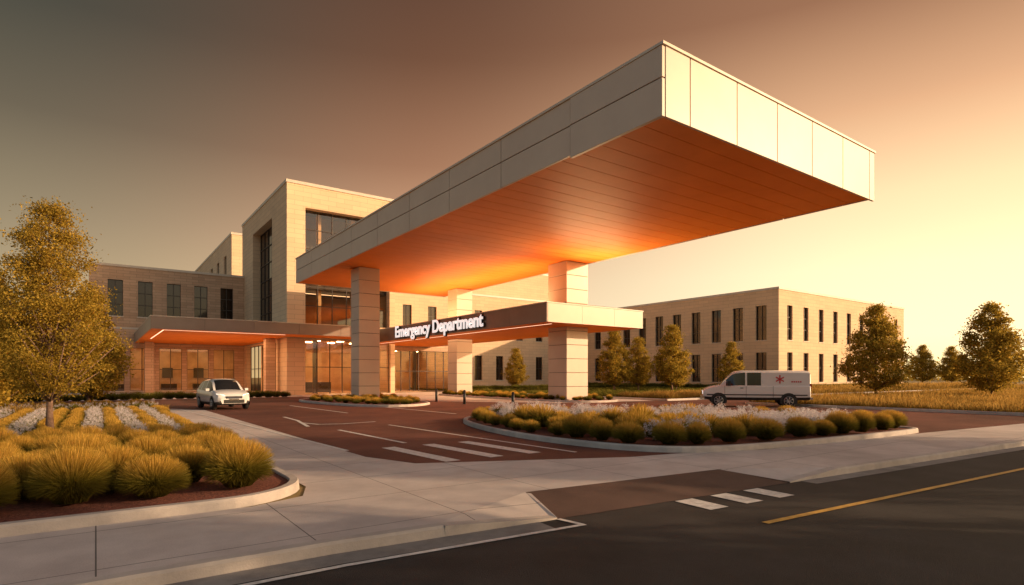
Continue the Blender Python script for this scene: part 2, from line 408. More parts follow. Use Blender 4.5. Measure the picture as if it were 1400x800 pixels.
mb.box(-.4, 14.3, 80, 80.1, .02, 5.4, 6); mb.box(-.4, 14.3, 75.4, 79.9, 5.1, 5.2, 6); mb.box(-.4, 14.3, 75.4, 79.9, .012, .03, 6)
for xx in (2, 5, 8, 11, 13.5): mb.box(xx-.3, xx+.3, 77, 77.6, 5.0, 5.09, 7)
for xx in (1.5, 6.2, 9.5): mb.box(xx, xx+1.6, 78.5, 79.2, .03, .9, 2); mb.box(xx+.2, xx+1.3, 79.9, 79.98, 1.6, 2.8, 2)
mb.obj('left_wing', BM(M['brick']), hosp)
mb = MB()
ops = []
for i in range(11):
    c = 2.5+4.0*i
    if i > 1: ops.append((c-.7, c+.7, 1.2, 5.0, 2, 2))
    ops.append((c-.7, c+.7, 7.6, 12.0, 2, 3))
facade(mb, (25.4, 75), X, nY, 44.8, 0, 14.2, ops)
mb.face([(25.4, 75, 13.9), (70.2, 75, 13.9), (70.2, 110, 13.9), (25.4, 110, 13.9)], 5)
obox(mb, (25.4, 75), X, nY, .003, 44.8, 14.203, 14.5, -.4, .08, 3)
mb.obj('right_wing', BM(M['brick2']), hosp)
mb = MB(); TZ = 20.0
facade(mb, (14.5, 56), X, nY, 10.9, 0, TZ, [(1.7, 10.3, 6.8, 17.9, 6, 6, 4, .9), (1.7, 10.4, .06, 5.3, 7, 2, 4, .5)], sill=False)
facade(mb, (14.5, 56), Yv, nX, 20.2, 0, TZ, [(5.6, 14.4, 6.9, 17.9, 5, 6, 1, .9), (4.0, 17.5, .06, 5.2, 7, 2, 4, .5)], sill=False)
mb.face([(25.4, 56, 0), (25.4, 76.2, 0), (25.4, 76.2, TZ), (25.4, 56, TZ)], 0)
mb.face([(14.5, 76.2, 13), (25.4, 76.2, 13), (25.4, 76.2, TZ), (14.5, 76.2, TZ)], 0)
mb.face([(14.5, 56, TZ-.3), (25.4, 56, TZ-.3), (25.4, 76.2, TZ-.3), (14.5, 76.2, TZ-.3)], 5)
obox(mb, (14.5, 56), X, nY, -.09, 11, TZ+.003, TZ+.28, -.4, .09, 3)
obox(mb, (14.5, 56), Yv, nX, .403, 20.2, TZ+.003, TZ+.28, -.4, .09, 3)
mb.box(14.9, 25.2, 68, 68.2, 0.02, 6, 6)
mb.box(15.1, 25.2, 56.6, 67.9, 5.6, 5.75, 6)
mb.box(15.1, 25.2, 56.6, 67.9, .012, .03, 6)
for z in (6.4, 10.4, 14.2): mb.box(15.6, 25.2, 57.4, 63, z, z+.35, 2)
mb.box(15.6, 25.2, 63, 63.1, 6.3, 19, 8); mb.box(15.5, 15.58, 57.2, 63, 6.3, 19, 8)
for xx in (18, 21.5): mb.box(xx, xx+.4, 58.2, 58.6, 6.3, 18, 6)
for z in (10.3, 14.1): mb.box(17, 24, 60, 60.15, z-.06, z, 9)
for yy in (58.5, 61.5, 64.5):
    for xx in (16.5, 19, 21.5, 24): mb.box(xx-.3, xx+.3, yy-.3, yy+.3, 5.5, 5.59, 7)
mb.box(17.5, 21, 63, 63.8, .03, 1.15, 2)
for xx in (18.2, 22.4): mb.box(xx, xx+.4, 60, 60.4, .03, 5.6, 2)
M['dimwall'] = noise_mat('office_wall', (0.30, 0.16, 0.09), (0.42, 0.24, 0.13), .8, .8)
M['led2'] = emis_mat('office_light', (1.0, 0.6, 0.3), 2.0)
mb.obj('tower', BM(M['brick2'])+[M['dimwall'], M['led2']], hosp)
mb = MB()
facade(mb, (15.2, 87), X, nY, 60, 10, 21.4, [])
facade(mb, (15.2, 87), Yv, nX, 46, 10, 21.4, [(4+6*i, 6.0+6*i, 14.6, 19.2, 1, 2) for i in range(7)])
mb.face([(15.2, 87, 21.1), (75, 87, 21.1), (75, 133, 21.1), (15.2, 133, 21.1)], 5)
obox(mb, (15.2, 87), X, nY, -.1, 60, 21.403, 21.7, -.4, .08, 3)
obox(mb, (15.2, 87), Yv, nX, .403, 46, 21.403, 21.7, -.4, .08, 3)
mb.obj('rear_block', BM(M['brick2']), hosp)
mb = MB()
facade(mb, (25.45, 60), X, nY, 9.6, 0, 6.2, [(.4, 9.2, .06, 4.7, 8, 2, 4, .3)], sill=False)
mb.face([(35.05, 60, 0), (35.05, 75, 0), (35.05, 75, 6.2), (35.05, 60, 6.2)], 0)
mb.face([(25.45, 60, 6.2), (35.05, 60, 6.2), (35.05, 75, 6.2), (25.45, 75, 6.2)], 5)
mb.box(25.6, 34.9, 70, 70.1, .02, 6, 6)
mb.box(25.6, 34.9, 60.5, 69.9, 5.0, 5.1, 6); mb.box(25.6, 34.9, 60.5, 69.9, .012, .03, 6)
for yy in (62.5, 66.5):
    for xx in (27, 30, 33): mb.box(xx-.3, xx+.3, yy-.3, yy+.3, 4.9, 4.99, 7)
for xx in (28, 31.5): mb.box(xx, xx+.35, 64, 64.35, .03, 5, 2)
mb.obj('entrance_vestibule', BM(M['brick']), hosp)

med = empty('medical_building')
mb = MB(); BZ = 12.9
ops = []
for i in range(10):
    c = 2.4+3.35*i
    ops += [(c-.75, c+.75, 6.5, 11.0, 2, 3), (c-.75, c+.75, 1.0, 4.9, 2, 2)]
facade(mb, (70.3, 39.3), Yv, nX, 35.8, 0, BZ, ops)
ops = []
for i in range(9):
    c = 2.7+4.1*i
    ops += [(c-.65, c+.65, 6.5, 11.0, 2, 3), (c-.65, c+.65, 1.0, 4.9, 2, 2)]
facade(mb, (70.3, 39.3), X, nY, 38.7, 0, BZ, ops)
mb.face([(109, 39.3, 0), (109, 75.1, 0), (109, 75.1, BZ), (109, 39.3, BZ)], 0)
mb.face([(70.3, 39.3, BZ-.3), (109, 39.3, BZ-.3), (109, 75.1, BZ-.3), (70.3, 75.1, BZ-.3)], 5)
obox(mb, (70.3, 39.3), X, nY, -.09, 38.8, BZ+.003, BZ+.3, -.4, .09, 3)
obox(mb, (70.3, 39.3), Yv, nX, .403, 35.8, BZ+.003, BZ+.3, -.4, .09, 3)
mb.obj('walls_and_windows', BM(M['brick2']), med)

# ------------------------------------------------------------------ main canopy
can = empty('entrance_canopy')
CX0, CX1, CY0, CY1, CB, CT = 13.9, 28.4, 11.4, 50.8, 9.75, 11.8
mb = MB()
mb.box(CX0+.08, CX1-.08, CY0+.08, CY1-.08, CB+.10, CT-.02, 0)
mb.obj('core', [M['dark']], can)
mb = MB(); g = .02
ys = [CY0, 15.6]+[15.6+k*4.4 for k in range(1, 9)]; ys = [y for y in ys if y < CY1-1]+[CY1]
zm = (CB+CT)/2+.05
for i in range(len(ys)-1):
    lo = CB-.1 if i == 0 else CB
    off = 0.03 if i == 0 else 0
    mb.box(CX0-off, CX0+.1, ys[i]+g, ys[i+1]-g, lo, zm-g, 0)
    mb.box(CX0-off, CX0+.1, ys[i]+g, ys[i+1]-g, zm+g, CT, 0)
    mb.box(CX1-.1, CX1, ys[i]+g, ys[i+1]-g, CB, CT, 0)
xs = [CX0+.1, 15.2, 17.75, 20.3, 22.85, 25.4, 27.9, CX1]
for i in range(len(xs)-1):
    mb.box(xs[i]+g, xs[i+1]-g, CY0, CY0+.1, CB-.1, CT, 0)
    mb.box(xs[i]+g, xs[i+1]-g, CY1-.1, CY1, CB, CT, 0)
o = mb.obj('fascia_panels', [M['panel']], can); bevel(o, .006, 1)
mb = MB()
mb.box(CX0-.06, CX1+.05, CY0-.05, CY0+.12, CT+.003, CT+.09); mb.box(CX0-.06, CX0+.12, CY0+.123, CY1, CT+.003, CT+.09)
mb.box(CX1-.1, CX1+.05, CY0+.123, CY1, CT+.003, CT+.09)
mb.box(CX0+.123, CX1-.103, CY0+.123, CY1, CT-.01, CT+.03)
mb.obj('coping', [M['cap']], can)
mb = MB()
y = CY0+.11
while y < CY1-.12:
    y2 = min(y+.95, CY1-.11)
    mb.box(CX0+.11, CX1-.11, y, y2-.03, CB+.03, CB+.09)
    y = y2
o = mb.obj('soffit_planks', [M['soffit']], can)
for nm, cx, cy, w in (('column_1', 16.3, 41.2, 1.6), ('column_2', 27.35, 46.0, 1.65), ('column_3', 27.3, 30.9, 2.0)):
    mb = MB(); z = 0.1
    hh = .97
    while z < CB:
        z2 = min(z+hh, CB+.02)
        mb.box(cx-w/2, cx+w/2, cy-w/2, cy+w/2, z, z2-.025); z = z2
    o = mb.obj(nm, [M['panel']], can); bevel(o, .012, 1)
    mb = MB(); mb.box(cx-w/2+.03, cx+w/2-.03, cy-w/2+.03, cy+w/2-.03, 0, CB); mb.obj(nm+'_core', [M['dark']], can)

low = empty('drop_off_canopy')
LX0, LX1, LY0, LY1, LB, LT = 22.9, 31.8, 27.9, 59.9, 5.2, 6.4
mb = MB()
mb.box(LX0+.06, LX1-.06, LY0+.06, LY1, LB+.05, LT-.02, 2)
yy = LY0
while yy < LY1-.1:
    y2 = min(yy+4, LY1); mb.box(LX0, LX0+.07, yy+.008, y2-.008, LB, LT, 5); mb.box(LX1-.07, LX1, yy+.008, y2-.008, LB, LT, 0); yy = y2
for a, b in ((LX0+.08, 25.9), (25.9, 28.9), (28.9, LX1-.08)): mb.box(a+.008, b-.008, LY0, LY0+.07, LB, LT, 0)
mb.box(LX0-.04, LX1+.04, LY0-.04, LY1, LT+.003, LT+.07, 3)
yy = LY0+.08
while yy < LY1-.1:
    y2 = min(yy+.6, LY1); mb.box(LX0+.08, LX1-.08, yy, y2-.015, LB+.015, LB+.045, 1); yy = y2
mb.box(24.1, 24.14, LY0+1, LY1-1, LB-.005, LB+.012, 4)
mb.box(25.1, 25.4, 31.5, 50, LT+.071, LT+.2, 2); mb.box(24.5, 30.5, 28.5, 28.8, LT+.071, LT+.2, 2)  # assumed housings for the added soffit lights
mb.obj('canopy_roof', [M['panel'], M['soffit'], M['dark'], M['cap'], M['led'], M['fascia']], low)

lc = empty('side_canopy')
mb = MB()
SB, ST = 5.45, 6.4
mb.box(3.46, 14.35, 51.96, 74.9, SB+.04, ST-.02, 2); mb.box(14.35, 21.9, 51.96, 55.95, SB+.04, ST-.02, 2)
xx = 3.4
while xx < 21.9:
    x2 = min(xx+3.7, 22); mb.box(xx+.008, x2-.008, 51.9, 51.97, SB, ST, 0); xx = x2
mb.box(3.4, 3.47, 51.98, 74.9, SB, ST, 0)
mb.box(3.36, 22.02, 51.86, 55.9, ST+.003, ST+.07, 3); mb.box(3.36, 14.4, 55.903, 74.9, ST+.003, ST+.07, 3)
yy = 52
while yy < 74.8:
    y2 = min(yy+.6, 74.9); mb.box(3.5, 21.9 if y2 < 55.9 else 14.4, yy, y2-.015, SB+.01, SB+.035, 1); yy = y2
mb.box(4.3, 13.6, 53.0, 53.08, SB-.01, SB+.005, 4); mb.box(4.3, 4.38, 53.13, 66, SB-.01, SB+.005, 4)
mb.obj('canopy_roof', [M['fascia'], M['soffit'], M['dark'], M['cap'], M['led']], lc)
mb = MB(); mb.box(4.2, 5.0, 72, 72.8, 0, SB+.02); mb.box(13.2, 14.1, 58.5, 59.4, 0, SB+.02); mb.obj('pier', [M['brick']], lc)

sg = empty('emergency_department_sign')
def text(name, body, size, mat, matrix, ext=.06, off=.012, parent=None, align='LEFT'):
    cu = bpy.data.curves.new(name, 'FONT'); cu.body = body; cu.size = size; cu.extrude = ext; cu.offset = off; cu.align_x = align
    cu.materials.append(mat); o = bpy.data.objects.new(name, cu); COL.objects.link(o); o.matrix_world = matrix
    if parent: o.parent = parent; o.matrix_parent_inverse = parent.matrix_world.inverted()
    return o
Mt = Matrix(((0, 0, -1, LX0-.22), (-1, 0, 0, 50.0), (0, 1, 0, 5.42), (0, 0, 0, 1)))
M['signwhite'] = emis_mat('sign_letter_glow', (0.9, 0.88, 0.85), 0.75)  # glow added so the letters read white on the shaded side
tx = text('letters', 'Emergency Department', 1.45, M['signwhite'], Mt, .03, .03, sg)
bpy.context.view_layer.update()
wd = tx.dimensions.x
Mt2 = Mt @ Matrix.Diagonal((15.0/wd, 1, 1, 1)); tx.matrix_world = Mt2
Mb = Mt2.copy(); Mb.translation += Vector((.12, 0, -.02)); tb = text('letter_returns', 'Emergency Department', 1.45, M['black'], Mb, .07, .075, sg)

# ------------------------------------------------------------------ vegetation
def mesh_np(name, V, F, mats, smooth=False):
    me = bpy.data.meshes.new(name); nv = len(V); nf = len(F); k = F.shape[1]
    me.vertices.add(nv); me.vertices.foreach_set('co', V.astype(np.float32).ravel())
    me.loops.add(nf*k); me.loops.foreach_set('vertex_index', F.astype(np.int32).ravel())
    me.polygons.add(nf); me.polygons.foreach_set('loop_start', np.arange(0, nf*k, k, dtype=np.int32))
    me.update(calc_edges=True)
    for m in mats: me.materials.append(m)
    return me

def leaf_quads(C, size, r):
    n = len(C)
    a = r.normal(size=(n, 3)); a /= np.linalg.norm(a, axis=1)[:, None]
    b = np.cross(a, r.normal(size=(n, 3))); b /= np.linalg.norm(b, axis=1)[:, None]
    s = size*r.uniform(.6, 1.3, (n, 1))
    V = np.stack([C-a*s, C-b*s*.55, C+a*s, C+b*s*.55], 1).reshape(-1, 3)
    F = np.arange(n*4).reshape(n, 4)
    return V, F

def blades(base, tip, width, sag, r):
    n = len(base)
    mid = base*.42+tip*.58; mid[:, 2] += sag
    d = tip-base; side = np.cross(d, r.normal(size=(n, 3))); side /= (np.linalg.norm(side, axis=1)[:, None]+1e-9)
    w = width*r.uniform(.6, 1.3, (n, 1))
    V = np.stack([base-side*w, base+side*w, mid+side*w*.9, mid-side*w*.9, tip+side*w*.35, tip-side*w*.35], 1).reshape(-1, 3)
    i = np.arange(n)[:, None]*6
    F = np.concatenate([i+np.array([[0, 1, 2, 3]]), i+np.array([[3, 2, 4, 5]])], 0)
    return V, F

def clump_mesh(name, R, H, n, mat, r, width=.006):
    ct = r.uniform(-.45, 1, n); th = np.arccos(ct); ph = r.uniform(0, 2*np.pi, n)
    rr = r.uniform(.84, 1.0, n)+np.where(r.random(n) < .05, r.uniform(.02, .08, n), 0)
    zc = H*.42
    d = np.stack([np.sin(th)*np.cos(ph)*R, np.sin(th)*np.sin(ph)*R, np.cos(th)*(H-zc)], 1)*rr[:, None]
    d[:, 2] += zc
    b = np.stack([np.cos(ph)*R*.25*np.sin(th), np.sin(ph)*R*.25*np.sin(th), np.full(n, .04)], 1)+r.normal(0, .02, (n, 3))*[1, 1, 0]
    d += r.normal(0, .010, (n, 3)); d[:, 2] = np.maximum(d[:, 2], .02)
    V, F = blades(b, d, width, .13*H*np.sin(th), r)
    return mesh_np(name, V, F, [mat])

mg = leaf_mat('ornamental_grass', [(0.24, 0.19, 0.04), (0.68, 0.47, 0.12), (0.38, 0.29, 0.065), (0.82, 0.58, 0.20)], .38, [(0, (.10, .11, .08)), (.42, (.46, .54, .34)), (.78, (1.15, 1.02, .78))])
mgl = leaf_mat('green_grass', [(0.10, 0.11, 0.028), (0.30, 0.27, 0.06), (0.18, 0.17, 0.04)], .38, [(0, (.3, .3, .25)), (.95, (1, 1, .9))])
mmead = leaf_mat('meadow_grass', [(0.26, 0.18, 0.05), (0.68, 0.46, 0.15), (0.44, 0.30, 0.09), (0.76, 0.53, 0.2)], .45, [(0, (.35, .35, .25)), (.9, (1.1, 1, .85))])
mflo = leaf_mat('white_flowers', [(0.78, 0.74, 0.74), (0.64, 0.58, 0.64), (0.84, 0.82, 0.78)], .4)
mtree = leaf_mat('tree_leaves', [(0.16, 0.125, 0.022), (0.56, 0.39, 0.065), (0.30, 0.225, 0.038), (0.78, 0.52, 0.10)], .52)

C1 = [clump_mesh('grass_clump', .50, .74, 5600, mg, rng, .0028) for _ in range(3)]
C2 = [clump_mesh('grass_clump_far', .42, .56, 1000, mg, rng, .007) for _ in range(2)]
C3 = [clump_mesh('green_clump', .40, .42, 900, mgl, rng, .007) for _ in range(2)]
def flower_mesh(name, R, H, n):
    m = 46; C = []
    for _ in range(m):
        th = math.acos(1-rng.uniform(0, .8)); ph = rng.uniform(0, 6.28); q = rng.uniform(.92, 1.25)
        c = np.array([math.sin(th)*math.cos(ph)*R, math.sin(th)*math.sin(ph)*R, math.cos(th)*H])*q
        k = max(4, int(n/m*rng.uniform(.5, 1.5)))
        C.append(c+rng.normal(size=(k, 3))*[.022, .022, .032])
    return mesh_np(name, *leaf_quads(np.concatenate(C), .015, rng), [mflo])
FL = [flower_mesh('flower_heads', .40, .46, 900) for _ in range(3)]

def put(parent, meshes, x, y, z=.1, s=1.0):
    m = meshes[rng.integers(len(meshes))]
    return link(m.name, m, parent, (x, y, z), rng.uniform(0, 6.28), (s*rng.uniform(.9, 1.1), s*rng.uniform(.9, 1.1), s*rng.uniform(.88, 1.1)))

og = empty('ornamental_grasses')
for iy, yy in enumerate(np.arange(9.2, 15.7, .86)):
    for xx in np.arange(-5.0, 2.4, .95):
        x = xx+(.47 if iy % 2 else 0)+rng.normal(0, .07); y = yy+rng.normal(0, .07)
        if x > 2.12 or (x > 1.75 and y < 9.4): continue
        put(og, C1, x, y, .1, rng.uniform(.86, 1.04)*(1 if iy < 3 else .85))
fb = empty('white_flower_rows')
for x0, kind in ((-4.4, 'g'), (-3.7, 'g'), (-3.0, 'w'), (-2.3, 'g'), (-1.7, 'w'), (-1.15, 'g'), (-.6, 'g'), (-.05, 'w'), (.42, 'g'), (.88, 'w'), (1.33, 'g'), (1.75, 'w'), (2.22, 'g')):
    for y in np.arange(16.2, 31.5, .5):
        x = x0+rng.normal(0, .03)
        if kind == 'g': put(og, C2, x, y, .1, rng.uniform(.54, .72))
        else:
            s = rng.uniform(.58, .72); put(fb, C3, x, y, .1, s); put(fb, FL, x, y, .1, s*1.06)
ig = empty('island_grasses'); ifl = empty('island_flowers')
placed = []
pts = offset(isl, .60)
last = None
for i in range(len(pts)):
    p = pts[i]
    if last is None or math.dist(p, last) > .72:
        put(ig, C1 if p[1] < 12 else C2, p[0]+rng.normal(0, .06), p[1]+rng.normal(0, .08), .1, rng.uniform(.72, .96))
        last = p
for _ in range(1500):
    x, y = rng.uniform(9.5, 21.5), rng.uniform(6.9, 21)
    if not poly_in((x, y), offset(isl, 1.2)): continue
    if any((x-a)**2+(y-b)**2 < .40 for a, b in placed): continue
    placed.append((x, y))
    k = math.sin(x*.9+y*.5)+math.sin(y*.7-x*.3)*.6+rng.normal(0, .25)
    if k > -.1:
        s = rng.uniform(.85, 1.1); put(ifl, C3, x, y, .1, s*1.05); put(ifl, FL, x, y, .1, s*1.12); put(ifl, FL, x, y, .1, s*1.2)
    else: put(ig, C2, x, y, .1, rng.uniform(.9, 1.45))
for poly, n, s0 in ((isl2, 260, .7), (isl3, 420, .75)):
    pin = offset(poly, .45); xs_ = [p[0] for p in poly]; ys_ = [p[1] for p in poly]
    pl_ = []
    for _ in range(n*4):
        x, y = rng.uniform(min(xs_), max(xs_)), rng.uniform(min(ys_), max(ys_))
        if not poly_in((x, y), pin) or any((x-a)**2+(y-b)**2 < .36 for a, b in pl_): continue
        pl_.append((x, y)); put(ig, C2 if rng.random() < .6 else C3, x, y, .1, s0*rng.uniform(.8, 1.2))

def patch_mesh(name, S, n, h, mat, width):
    b = np.stack([rng.uniform(-S/2, S/2, n), rng.uniform(-S/2, S/2, n), np.zeros(n)], 1)
    hh = h*rng.uniform(.5, 1.15, n)*(1+.35*np.sin(b[:, 0]*2.1+b[:, 1]*1.3)*np.cos(b[:, 1]*2.4))
    t = b+np.stack([rng.normal(0, .3, n)*hh, rng.normal(0, .3, n)*hh, hh], 1)
    V, F = blades(b, t, width, 0.03, rng)
    return mesh_np(name, V, F, [mat])
P1 = [patch_mesh('meadow_patch', 3, 1500, .42, mmead, .014) for _ in range(3)]
P2 = [patch_mesh('lawn_patch', 3, 900, .18, mgl, .02) for _ in range(2)]
md = empty('meadow_grass')
def fill(x0, x1, y0, y1, meshes, par, z=.05, st=3, cond=None, s=1):
    for x in np.arange(x0+1.4, x1, st):
        for y in np.arange(y0+1.4, y1, st):
            if cond and not cond(x, y): continue
            link(meshes[0].name, meshes[rng.integers(len(meshes))], par, (x, y, z), rng.integers(4)*math.pi/2, (s, s, s*rng.uniform(.7, 1.2)))
fill(33.8, 80, 3, 19.5, P1, md, cond=lambda x, y: y > ky(x)+3.2)
fill(80, 120, 0, 19.5, P1, md, st=4.5, s=1.5, cond=lambda x, y: y > ky(x)+3.2)
fill(35, 70, 28, 34, P1, md)
fill(70, 120, 28, 38, P1, md, st=4.5, s=1.5)
lw = empty('lawn_grass')
fill(34.5, 69, 34, 73, P2, lw, st=4.5, s=1.5)
fill(-14, 3, 33.0, 35.6, P1, md, s=.8, st=2.4)
hg = empty('hedge')
for x in np.arange(-6, 13, .7):
    put(hg, C3, x, 50.3+rng.normal(0, .1), 0, 1.5)
for x in np.arange(-8, 2.5, .6):
    put(hg, C2, x, 35.2, 0, 1.1); put(hg, C3, x, 34.2, 0, 1.0); put(hg, FL, x, 34.2, 0, 1.0)
for x in np.arange(36, 69, .9): put(hg, C3, x, 58+rng.normal(0, .15), 0, 1.8)
for y in np.arange(40, 74, .9): put(hg, C3, 68.5, y, 0, 2.0)
for x in np.arange(71, 108, 1.0): put(hg, C3, x, 37.8, 0, 2.0)

def tree_meshes(name, H, W, zc, ncl, lper, lsize, seed, pw=.75, nlimb=55):
    r = np.random.default_rng(seed)
    Hc = H-zc; cl = []
    while len(cl) < ncl:
        t = r.uniform(0, 1); rad = W/2*min(1, (t/.22+.12)**.7)*(1-t)**pw*1.25
        if r.random() > (rad/(W/2))*.9+.12: continue
        an = r.uniform(0, 2*np.pi); q = rad*r.uniform(0, 1)**.45*r.uniform(.82, 1.1)
        cl.append((q*math.cos(an), q*math.sin(an), zc+t*Hc*.97))
    cl = np.array(cl)
    C = []
    for c in cl:
        n = int(lper*r.uniform(.5, 1.4)); s = W*.055*r.uniform(.7, 1.35)
        C.append(c+r.normal(size=(n, 3))*[s, s, s*.65])
    C = np.concatenate(C); V, F = leaf_quads(C, lsize, r)
    lm = mesh_np(name+'_leaves', V, F, [mtree])
    mb = MB(); k = 9; R0 = H*.0135
    tp = [(math.sin(i*.9+seed)*.02*H*.2*(i/k), math.cos(i*1.3+seed)*.02*H*.2*(i/k), H*.93*i/k) for i in range(k+1)]
    tr = [R0*(1.35 if i == 0 else 1)*(1-i/k*.88) for i in range(k+1)]
    mb.tube(tp, tr, 8)
    for c in cl[r.choice(len(cl), min(len(cl), nlimb), replace=False)]:
        z0 = max(zc*.75, c[2]-math.hypot(c[0], c[1])*.95-.1*H*.3); f = z0/(H*.93)*k; i = min(int(f), k-1); a = Vector(tp[i]).lerp(Vector(tp[i+1]), f-i)
        rr = R0*.42*(1-z0/H)+.006
        b = Vector(c); m = a.lerp(b, .5)+Vector((r.normal(0, .04), r.normal(0, .04), -.04*W*.3))
        mb.tube([a, m, b], [rr, rr*.6, rr*.2], 5)
    wm = mb.mesh(name+'_wood', [M['bark']], True)
    return wm, lm

def tree(name, tm, x, y, s=1.0, rz=0, z=0):
    e = empty(name, (x, y, z), rz)
    e.scale = (s, s, s)
    link('trunk_and_limbs', tm[0], e); link('foliage', tm[1], e)
    return e
TA = tree_meshes('near_tree', 6.7, 3.0, 1.25, 300, 190, .034, 11, .62, 110)
TB = tree_meshes('mid_tree', 6.6, 3.5, .9, 200, 95, .078, 12, .66)
TC = tree_meshes('mid_tree_b', 7.2, 4.6, .9, 240, 95, .088, 13, .66)
tree('deciduous_tree', TA, -1.05, 20.7, 1.0, 0, .1)
tree('deciduous_tree', TB, -.3, 36.6, .95, 1.0)
tree('deciduous_tree', TC, -3.4, 31, .85, 2.0)
tree('deciduous_tree', TB, -1.9, 45, 1.0, 4.0)
for i, (x, y, s, k) in enumerate([(50.1, 20.0, 1.04, 1), (53.5, 13.6, 1.0, 1), (52.7, 42, 1.18, 0), (47.5, 45.9, 1.12, 0), (52.3, 46.6, 1.0, 0), (64.5, 42.2, .95, 0), (44.4, 60.5, .85, 0), (36.5, 66, .8, 0), (56, 44, .8, 0)]):
    tree('lawn_tree', TC if k else TB, x, y, s, i*1.7)
for i, (x, y, s) in enumerate([(137, 46, 1.15), (140, 42, 1.1), (141, 35.5, 1.3), (150, 25, 1.2)]):
    tree('lawn_tree', TC, x, y, s, i)
# unseen trees, added across the road so that their long shadows fall over the kerb and the driveway mouth
for i, (x, y, s) in enumerate([(17.6, -10.5, 1.65), (31.2, -10.5, 1.95)]):
    tree('shadow_tree', TC, x, y, s, i*2.1, RZ)
mb_c = []
for _ in range(420):
    if rng.random() < .45: c = np.array([rng.uniform(-140, -4), rng.uniform(150, 175), 0]); h = 7
    else: c = np.array([rng.uniform(260, 420), rng.uniform(-20, 260), 0]); h = 8
    n = 90; p = rng.normal(size=(n, 3))*[4, 4, h*.32]; p[:, 2] = np.abs(p[:, 2]+h*.4); mb_c.append(c+p)
V, F = leaf_quads(np.concatenate(mb_c), .75, rng)
link('distant_trees', mesh_np('distant_trees', V, F, [mtree]))

# ------------------------------------------------------------------ bollards
def cyl(mb, c, r, h, n=16, mi=0, r2=None):
    r2 = r if r2 is None else r2
    mb.tube([(c[0], c[1], c[2]), (c[0], c[1], c[2]+h)], [r, r2], n, mi)
mbb = MB(); cyl(mbb, (0, 0, 0), .085, .85); cyl(mbb, (0, 0, .85), .085, .05, r2=.04); cyl(mbb, (0, 0, .68), .089, .04, mi=0); cyl(mbb, (0, 0, 0), .12, .03)
bm_ = mbb.mesh('bollard_post', [M['black'], M['cap']], True)
for x, y in ((19.0, 31.4), (18.6, 25.6), (19.2, 35.5)):
    e = empty('bollard', (x, y, .01)); link('post', bm_, e)

# ------------------------------------------------------------------ vehicles
M['carpaint'] = noise_mat('white_car_paint', (0.76, 0.75, 0.74), (0.8, 0.79, 0.78), .5, .22); M['carpaint'].node_tree.nodes['Principled BSDF'].inputs['Coat Weight'].default_value = .6
M['tyre'] = noise_mat('tyre_rubber', (0.015, 0.015, 0.015), (0.03, 0.03, 0.03), 8, .85)
M['rim'] = noise_mat('alloy_rim', (0.35, 0.35, 0.35), (0.5, 0.5, 0.5), 3, .3, metallic=.8)
M['vglass'] = noise_mat('vehicle_glass', (0.01, 0.011, 0.013), (0.02, 0.02, 0.022), 1, .05, spec=.9)
M['redlamp'] = noise_mat('tail_lamp', (0.4, 0.01, 0.01), (0.5, 0.02, 0.02), 3, .2)
M['headlamp'] = emis_mat('head_lamp', (1.0, .93, .82), 1.2)
M['amber'] = noise_mat('indicator', (0.6, 0.2, 0.02), (0.7, .25, .03), 3, .3)
M['chrome'] = noise_mat('chrome', (0.6, 0.6, 0.6), (0.7, 0.7, 0.7), 3, .15, metallic=1)
M['redpaint'] = noise_mat('emblem_red', (0.55, 0.03, 0.04), (0.62, 0.05, 0.05), 3, .4)
VM = [M['carpaint'], M['vglass'], M['black'], M['redlamp'], M['headlamp'], M['chrome'], M['amber'], M['redpaint']]

def vehicle_body(st, glass_side, glass_top):
    mb = MB(); rings = []
    for (x, w, zb, belt, rw, roof) in st:
        h = [(w*.90, zb), (w*.99, zb+.16), (w, zb+(belt-zb)*.55), (w*.985, belt-.05), (w*.95, belt), (rw+.03, belt+(roof-belt)*.86), (rw*.88, roof-.02), (rw*.5, roof+.012), (0, roof+.02)]
        ring = [(x, y, z) for y, z in h]+[(x, -y, z) for y, z in reversed(h[:-1])]
        rings.append(ring)
    n = len(rings[0])
    for i in range(len(st)-1):
        xm = (st[i][0]+st[i+1][0])/2
        for k in range(n-1):
            kk = k if k < 8 else n-2-k
            mi = 0
            if kk == 4 and any(a < xm < b for a, b in glass_side): mi = 1
            if kk in (6, 7) and any(a < xm < b for a, b in glass_top): mi = 1
            if kk == 0: mi = 2
            i0 = rings[i]; i1 = rings[i+1]
            mb.face([i0[k], i1[k], i1[k+1], i0[k+1]], mi)
        mb.face([rings[i][0], rings[i+1][0], rings[i+1][-1], rings[i][-1]], 2)
    mb.face(rings[0], 0); mb.face(list(reversed(rings[-1])), 0)
    return mb

